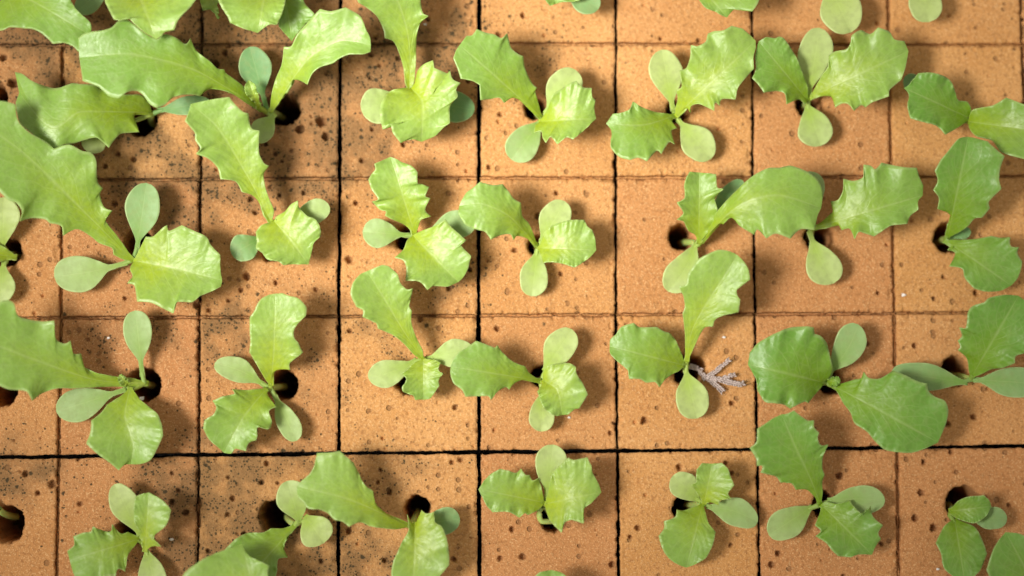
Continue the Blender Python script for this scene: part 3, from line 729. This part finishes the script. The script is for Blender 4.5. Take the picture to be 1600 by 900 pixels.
# ---- third row
p = seedling('seedling with big toothed leaf reaching left beside an open hole, third row', (0, 460), (224, 601), '900,556', .2, 1.8)
cot(p, '890,515', '845,100', 188, z=(2, 4, 4.5), stalk=.24, tint=.5)
cot(p, '790,592', '352,735', 205, z=(2.5, 3, 2.5), stalk=.2, tint=.5)
leaf(p, '930,556', '-180,260', '840,525 730,513 600,490 520,450 488,410 505,370! 458,368 440,290! 402,308 350,278 335,165! 270,170 140,148 105,120 85,55 40,35 -40,60 -120,120', '850,590 760,577 600,580 450,588 350,588 262,620 203,663! 168,608 110,598 60,595 0,572 -80,520 -150,420', z=(1.5, 9, 15), fold=.2, ruf=.4, tint=.3, mid='600,535 300,440')
p['W'] = (60, 520, 4.0)
leaf(p, '575,335', '580,822', '520,390 430,450! 390,500 332,548! 325,620 300,690! 360,750 440,808 500,857! 540,825', '610,380 640,420 690,460 745,510 770,570 777,642! 740,730 700,795 640,820', z=(3.5, 6, 5), fold=.26, ruf=.2, tint=.25, mid='540,520 590,690', fexp=1.0)
leaf(p, '570,330', '505,262', '550,335 515,325 497,290', '565,310 540,285 528,265', z=(3, 4, 4), fold=.5, tint=.0)

p = seedling('seedling with a pale glossy upright leaf beside a round open hole, third row', (280, 455), (442, 601), '572,605', .15, 2)
cot(p, '540,592', '222,450', 155, z=(2, 3, 3), stalk=.12, bend=.06, tint=.35)
cot(p, '595,650', '735,935', 145, z=(2, 3, 3), stalk=.1, tint=.35)
leaf(p, '548,605', '280,1010', '480,612 420,617 333,613! 345,642 280,655 208,687! 232,722 215,770 162,805 152,860! 185,925 230,965', '555,650 607,722! 562,748 580,820 560,862 492,850 488,900 480,930! 435,950 415,998! 350,985 325,1015', z=(3, 6, 5), fold=.2, ruf=.4, tint=.3, mid='400,790')
leaf(p, '572,592', '600,16', '540,555 490,470 440,382! 445,310 440,240 443,165! 475,115 480,100! 510,50 560,22', '590,530 612,488 692,490! 692,450 772,383! 745,325 715,285 725,225 790,150! 795,100 745,45 690,30 645,14!', z=(3, 8, 10), fold=.14, ruf=.25, tint=.0, mid='590,380')

p = seedling('seedling with a long paddle leaf up left and a tiny toothed centre leaf, third row', (520, 405), (640, 594), '562,625', .1, 3)
cot(p, '525,628', '222,745', 170, z=(3, 3.5, 3), stalk=.12, bend=-.05, tint=.15)
cot(p, '600,622', '880,565', 175, z=(3.5, 5, 5), stalk=.02, tint=.15)
leaf(p, '567,635', '212,75', '510,600 440,525 380,477 283,432! 270,400 188,360! 188,320 148,297! 112,220 125,150 170,95', '560,570 510,460 490,385 492,325! 478,290 500,185! 460,187 420,145 405,95 350,45 310,38! 260,55', z=(4, 8, 10.5), fold=.26, ruf=.2, tint=.1, mid='430,430 310,230', fexp=1.0)
leaf(p, '565,620', '568,878', '520,640 490,665! 465,690 430,715! 460,750 435,800! 440,830 500,850 515,877!', '600,625 640,630 672,645! 660,690 687,715! 660,760 665,790 610,870', z=(5, 5.5, 4.5), fold=.25, ruf=.25, tint=.1)

p = seedling('seedling with oval leaf across the wide cut, third row', (680, 480), (846, 588), '662,468', .15, 2.5)
cot(p, '680,400', '855,138', 195, z=(3, 4.5, 4.5), stalk=.02, tint=.03)
cot(p, '675,530', '662,778', 165, z=(2.5, 3.5, 3), stalk=.02, tint=.0)
leaf(p, '662,462', '96,372', '590,412 560,370! 520,355 470,328 415,275 390,240! 370,252 300,225 255,212! 200,250 150,280 115,325', '620,470 545,455 490,480 462,514! 440,500 390,528 350,578! 328,555 190,558! 170,520 115,475 95,420', z=(3, 8, 9), fold=.03, ruf=.15, tint=.35)
leaf(p, '670,455', '795,674', '662,490 640,525! 655,580 680,630 720,665 760,680', '680,390 720,358 790,350 840,350 876,372! 885,420 920,470 952,545! 900,632! 870,640 830,670!', z=(5, 7, 5.5), fold=.12, ruf=.3, tint=.05, mid='760,520')

p = seedling('seedling with tall lime leaf and oval leaf by the dried grey frond', (930, 380), (1078, 580), '570,750', .1, 2.5)
leaf(p, '562,765', '90,645', '545,700 520,640 500,600 465,562! 430,550 385,525! 280,525 240,500! 180,515 150,535 132,570! 95,600', '520,800! 490,815 440,850 402,897! 375,868 320,872 280,850 212,845! 203,795 140,740 93,690', z=(3, 6.5, 6), fold=.06, ruf=.25, tint=.45)
leaf(p, '572,742', '890,75', '562,690 560,560 550,470 548,440! 560,400 550,330 524,272! 570,255 582,190 640,105 700,70 770,42 840,50', '605,680 640,598! 662,560 690,525 735,520! 750,480 800,452 895,432! 905,352! 890,330 887,290 967,225! 960,170 930,115', z=(3.5, 9, 12), fold=.26, ruf=.2, tint=.08, mid='600,560 680,400 790,230', fexp=1.0)
p['W'] = (930, 470, 4.0)
cot(p, '562,420', '635,736', 215, z=(2.5, 3.5, 3), stalk=.1, tint=.05)

p = seedling('seedling with a wide round leaf left and a large drooping leaf right, third row', (1150, 490), (1298, 595), '565,432', .8, 2.5)
cot(p, '590,360', '765,68', 200, z=(3, 4.5, 5), stalk=.02, tint=.65, bend=.06)
leaf(p, '552,432', '74,318', '590,390 605,345! 592,280 568,185 530,140 490,128! 485,88! 440,80 350,85 300,100 235,130! 135,185 88,245!', '530,465 488,512! 450,558! 430,550 335,592! 300,570 240,560 180,550 135,480! 130,420 112,380!', z=(3.5, 8.5, 7), fold=.04, ruf=.4, tint=.85)
leaf(p, '605,450', '1262,806', '680,430 740,412 790,400 798,365! 830,402 900,405 982,357! 1060,385 1130,420 1195,440! 1205,485 1250,522 1305,545 1328,605 1315,680 1290,740!', '640,500 670,560 715,620 740,685 815,735 870,800 930,850 1000,865 1100,870 1190,840', z=(3.5, 8.5, 8), fold=.05, ruf=.3, tint=.85)
leaf(p, '572,432', '652,412', '590,405 625,393 645,398', '590,455 625,452 648,435', z=(3, 4.5, 4.5), fold=.5, tint=.6)

p = seedling('seedling at the right edge with a broad leaf above its open hole, third row', (1300, 450), (1493, 580), '868,570', .6, 2.2)
cot(p, '850,592', '372,525', 170, z=(2.5, 4, 4), stalk=.05, tint=.75)
cot(p, '882,572', '1310,600', 200, z=(2.5, 4, 4), stalk=.1, tint=.75)
leaf(p, '870,560', '1165,48', '855,520 842,440 788,388! 802,365 787,330! 812,300 797,250! 838,248 850,150 880,112 952,93! 985,60 1080,42', '920,545 1000,508 1070,500 1142,468! 1150,425 1220,405! 1270,320 1290,230 1270,140! 1220,90', z=(3, 9, 9), fold=.12, ruf=.3, tint=.9)

# ---- fourth row
p = seedling('tiny sprout down in the open hole at the left edge, bottom row', (0, 675), (8, 818), '-10,480', .2, 1.0)
cot(p, '-8,490', '-70,430', 50, z=(1, 1.5, 1.5), tint=.2)

p = seedling('seedling with a pale heart shaped pair above a toothed leaf, bottom left', (0, 675), (202, 830), '890,690', .15, 2.5)
cot(p, '915,740', '975,1000', 175, z=(2, 3, 3), stalk=.02, tint=.1)
cot(p, '875,650', '715,326', 175, z=(3.5, 5, 5), stalk=.08, tint=.05)
leaf(p, '882,665', '435,800', '800,625! 765,635 735,620 703,578! 690,622 630,610 580,592! 570,622 520,630 460,653! 465,705 422,745!', '835,720 795,780 782,872! 740,855 720,900! 650,905 620,960! 540,960 480,930! 450,860', z=(3, 6, 6), fold=.2, ruf=.45, tint=.3)
leaf(p, '905,750', '930,378', '885,690 868,620 840,560 835,480 845,410 880,390', '950,715 1005,717! 965,670 972,640 1040,580 1068,490! 1030,440 990,410', z=(5, 7, 8), fold=.25, ruf=.25, tint=.05)

p = seedling('seedling with a dark toothed leaf below a wide dark hole, bottom row', (260, 675), (432, 806), '805,580', .4, 2)
cot(p, '835,575', '755,305', 200, z=(3, 5, 5), stalk=.05, tint=.15)
cot(p, '865,520', '985,694', 225, z=(3.5, 5, 4.5), stalk=.02, tint=.02)
leaf(p, '810,575', '440,1000', '730,600 655,603! 600,628 500,632 430,672! 375,725! 340,800', '760,640 735,720 757,782! 700,795 692,860 680,930! 600,980', z=(2, 4.5, 6), fold=.1, tint=.45)

p = seedling('seedling at the bottom edge showing one broad glossy leaf tip', (260, 675), (420, 1020), '640,1360', .2, 3)
leaf(p, '610,1250', '472,698', '450,1150 250,1020 100,920 200,812 300,760 400,725', '700,1120 710,980 635,900 640,838! 565,800! 512,770', z=(5, 11, 10), fold=.12, tint=.2)

p = seedling('seedling with large angular leaf overlapping its neighbour beside a flared hole, bottom row', (430, 675), (653, 796), '850,595', .1, 2.5)
cot(p, '925,575', '1155,540', 172, z=(3, 4, 3.5), stalk=.02, tint=.85)
leaf(p, '845,590', '135,340', '740,540 660,480 618,430 612,370! 555,325 520,250 490,195! 440,150 400,120! 350,128 262,133! 245,210 215,262 165,305', '760,608 660,600 592,588! 530,565 460,590! 420,560 370,548 330,510 280,485 205,478 180,440 140,400', z=(3, 9, 10), fold=.16, ruf=.3, tint=.12, mid='480,430')
leaf(p, '875,560', '860,1010', '850,570 827,515! 835,610 790,690 770,745! 738,810 725,890 745,960', '895,530 915,490! 945,510 993,500! 1000,562 1040,590 1070,660 1087,760 1085,830! 1040,885! 980,950', z=(5.5, 7.5, 6), fold=.16, ruf=.25, tint=.05)

p = seedling('seedling with star toothed lime leaf and looped pale stem, bottom row', (710, 675), (866, 810), '562,455', .1, 2.8)
cot(p, '580,380', '618,78', 200, z=(3.5, 5, 5), stalk=.02, tint=.1)
leaf(p, '562,442', '150,358', '550,370 527,288! 490,302 470,270! 445,268 415,230! 385,255 340,242 285,233! 230,260 190,300', '530,485 460,517! 440,508 405,534! 350,503 300,498 240,500! 205,465 175,410', z=(3.5, 6, 6.5), fold=.12, ruf=.35, tint=.2)
leaf(p, '565,450', '918,378', '580,390 595,320 610,260 650,215 712,162! 745,175 828,160! 855,215! 865,255 905,330', '575,500 600,560 668,627! 690,568 730,550 805,570! 812,480 860,440', z=(4, 7.5, 7), fold=.15, ruf=.25, tint=.05)
_a = [place((710 + x / 4, 675 + y / 4), z) for x, y, z in ((545, 470, 2.0), (515, 520, 1.5), (545, 558, 1.2), (640, 565, .8), (650, 540, -4))]
_path = np.vstack([bez(_a[0], _a[1], _a[2], 6)[:-1], bez(_a[2], _a[3], _a[4], 7)])
_tv, _tf = tube(_path, 0.5, 10)
link_mesh('stem', _tv, [tuple(f) for f in _tf], M_STEM, p['root'], p['loc'])

p = seedling('small seedling with four leaves spread like a cross, bottom row', (960, 675), (1074, 795), '555,445', .15, 2)
cot(p, '530,432', '368,270', 172, z=(2, 3, 3), stalk=.02, tint=.1)
cot(p, '575,465', '896,562', 178, z=(2, 3, 2.5), stalk=.05, bend=-.06, tint=.5)
leaf(p, '552,445', '450,848', '490,470 430,490 390,485! 380,530 310,560! 310,600 278,650! 300,730 340,790 400,830', '570,500 590,570 632,625! 620,690 600,740 570,790 500,830', z=(2.5, 5, 4), fold=.08, ruf=.2, tint=.35)
leaf(p, '560,452', '610,198', '535,410 482,328! 512,312 510,270 517,235! 550,196!', '600,440 652,457! 660,430 732,413! 710,385 747,333! 722,270! 710,230 672,195!', z=(3.5, 5.5, 6), fold=.25, ruf=.3, tint=.08)

p = seedling('seedling with broad toothed leaf up left and ruffled leaf below right, bottom row', (1150, 635), (1290, 790), '525,615', .45, 2.2)
cot(p, '480,625', '205,805', 195, z=(2, 3, 3), stalk=.03, tint=.4)
cot(p, '570,590', '932,590', 178, z=(3, 4, 4), stalk=.05, bend=-.03, tint=.55)
leaf(p, '530,618', '285,50', '490,565 440,520 375,520! 345,480 278,475! 250,440 155,412! 165,375 132,370! 128,330 88,262! 128,222 135,140! 180,110 230,75', '542,540 540,470 552,428! 540,380 545,310 577,238! 535,245 512,205 517,165! 488,130 487,88! 450,88 405,60 362,28! 320,45', z=(3, 9, 11), fold=.14, ruf=.3, tint=.8, mid='460,440 370,250')
leaf(p, '530,612', '850,927', '560,595 630,608 712,588! 735,622 790,668 842,628! 858,690 917,745! 890,790 905,828! 870,880', '525,660 495,742! 530,780 500,812! 560,850 600,900 640,935! 720,940! 770,925', z=(3.5, 6, 5), fold=.12, ruf=.45, tint=.75)

p = seedling('dark seedling with a folded leaf over its hole at the bottom right', (1300, 675), (1508, 786), '740,520', .7, 2)
cot(p, '860,530', '1095,545', 145, z=(2, 3.5, 3.5), stalk=.02, tint=.75)
leaf(p, '765,540', '830,940', '700,590 650,692! 680,760 700,850 760,905', '820,560 900,600 950,700 967,760! 930,860 885,905', z=(2.5, 5, 5), fold=.08, ruf=.2, tint=.75)
leaf(p, '728,495', '995,465', '790,430 850,405 950,398! 985,430', '760,530 820,555 890,570 960,530', z=(2.5, 5, 5), fold=.35, ruf=.15, tint=.7)

p = seedling('seedling in the bottom right corner with one leaf entering the picture', (1300, 675), (1640, 970), '1360,1180', .7, 2.5)
leaf(p, '1360,1130', '1085,626', '1150,1080 1020,980 968,860! 1005,740 1040,680', '1420,950 1340,760 1190,642', z=(3, 8, 9), fold=.15, tint=.75)
p = seedling('seedling at the bottom edge whose leaf tip barely shows below the star leaf', (710, 675), (860, 1018), '600,1370', .3, 2.5)
leaf(p, '600,1250', '605,862', '500,1120 480,960 520,885', '740,1120 740,960 680,885', z=(4, 8, 8), fold=.15)

# ------------------------------------------------------------------ dried frond
def dried_frond():
    W = (1060, 545, 10.0)
    Q = lambda x, y, z: place((W[0] + x / W[2], W[1] + y / W[2]), z)
    base = Q(430, 470, 0)
    V = []; F = []; rr = np.random.default_rng(3)
    def branch(pts, w):
        pts = np.array([Q(*q) for q in pts]); n = len(pts)
        # overlapping scale-like leaves along a twig
        seg = np.linalg.norm(np.diff(pts, axis=0), axis=1).sum(); k = max(3, int(seg / 0.42))
        s = np.linspace(0, 1, k); cum = np.concatenate([[0], np.cumsum(np.linalg.norm(np.diff(pts, axis=0), axis=1))]) / seg
        C = np.stack([np.interp(s, cum, pts[:, a]) for a in range(3)], -1)
        tv_, tf_ = tube(C, 0.17 * w, 6); b = len(V); V.extend(tv_); F.extend([tuple(i + b for i in f) for f in tf_])
        for i in range(k - 1):
            t = C[min(i + 1, k - 1)] - C[max(i - 1, 0)]; t /= np.linalg.norm(t) + 1e-9
            sd = np.cross(t, (0, 0, 1)); sd /= np.linalg.norm(sd) + 1e-9
            for sg in (-1, 1):
                c = C[i] + sd * sg * 0.18 * w; L_ = 0.95 * w * (0.6 + .7 * rr.random()); ww = 0.18 * w
                u = t * 0.9 + sd * sg * 0.33 + np.array((0, 0, .18 * rr.random())); u /= np.linalg.norm(u)
                v = np.cross((0, 0, 1), u); v /= np.linalg.norm(v) + 1e-9
                ring = [c + u * L_ * a + v * ww * bb + np.array((0, 0, h)) for a, bb, h in ((0, 0, 0), (.35, 1, .1), (.75, .75, .2), (1, 0, .15), (.75, -.75, .2), (.35, -1, .1))]
                top = c + u * L_ * .5 + np.array((0, 0, .28 * w)); bot = c + u * L_ * .5 - np.array((0, 0, .15 * w))
                b = len(V); V.extend(ring + [top, bot])
                for q in range(6):
                    F.append((b + q, b + (q + 1) % 6, b + 6)); F.append((b + (q + 1) % 6, b + q, b + 7))
    branch([(60, 250, -1.2), (300, 300, -.6), (420, 470, .5)], 0.95)
    branch([(400, 480, .5), (580, 350, .9), (690, 260, 1.1), (800, 170, 1.0)], 0.8)
    branch([(430, 480, .5), (600, 470, .9), (780, 520, 1.1), (960, 560, 1.0), (1020, 530, .8)], 1.0)
    branch([(640, 480, .9), (760, 440, 1.2), (890, 400, 1.0)], 0.8)
    branch([(500, 500, .6), (610, 590, .9), (690, 670, .7)], 0.95)
    o = link_mesh('dried_frond', np.array(V), F, M_DRY, None, base)
    o['label'] = 'dried grey lilac frond of scaly twigs lying beside a seedling hole'
    o['category'] = 'plant debris'
dried_frond()

# ------------------------------------------------------------------ white crumbs
CR = [(170, 528, 3.5, 'white crumb on the foam left of an upright grey seed leaf'),
      (268, 843, 3.8, 'white crumb on the foam right of the heart shaped seed leaf pair'),
      (889, 652, 3.2, 'white crumb on the foam under the stacked leaf and seed leaf'),
      (1131, 527, 3.2, 'white crumb on the foam above the dried grey frond'),
      (1412, 461, 4.2, 'white crumb on the foam near the right edge, second row'),
      (1465, 889, 3.0, 'white crumb on the foam at the bottom right'),
      (222, 623, 5.0, 'white crumb on the rim of the open hole, third row'),
      (664, 38, 3.0, 'white crumb on the foam near the top edge')]
for x, y, r, lab in CR:
    c = place((x, y), 0.0); R_ = r * PXMM * .8
    ph = (1 + 5 ** .5) / 2
    iv = [(-1, ph, 0), (1, ph, 0), (-1, -ph, 0), (1, -ph, 0), (0, -1, ph), (0, 1, ph), (0, -1, -ph), (0, 1, -ph), (ph, 0, -1), (ph, 0, 1), (-ph, 0, -1), (-ph, 0, 1)]
    fi = [(0,11,5),(0,5,1),(0,1,7),(0,7,10),(0,10,11),(1,5,9),(5,11,4),(11,10,2),(10,7,6),(7,1,8),(3,9,4),(3,4,2),(3,2,6),(3,6,8),(3,8,9),(4,9,5),(2,4,11),(6,2,10),(8,6,7),(9,8,1)]
    v = [np.array(q) / 1.9 * R_ * (0.7 + 0.6 * random.random()) * np.array((1.2, .8, .6)) + c + (0, 0, .2) for q in iv]
    o = link_mesh('white_crumb', np.array(v), fi, M_CRUMB, None, c, smooth=False)
    o['label'] = lab; o['category'] = 'crumb'; o['group'] = 'white crumbs scattered on the foam'
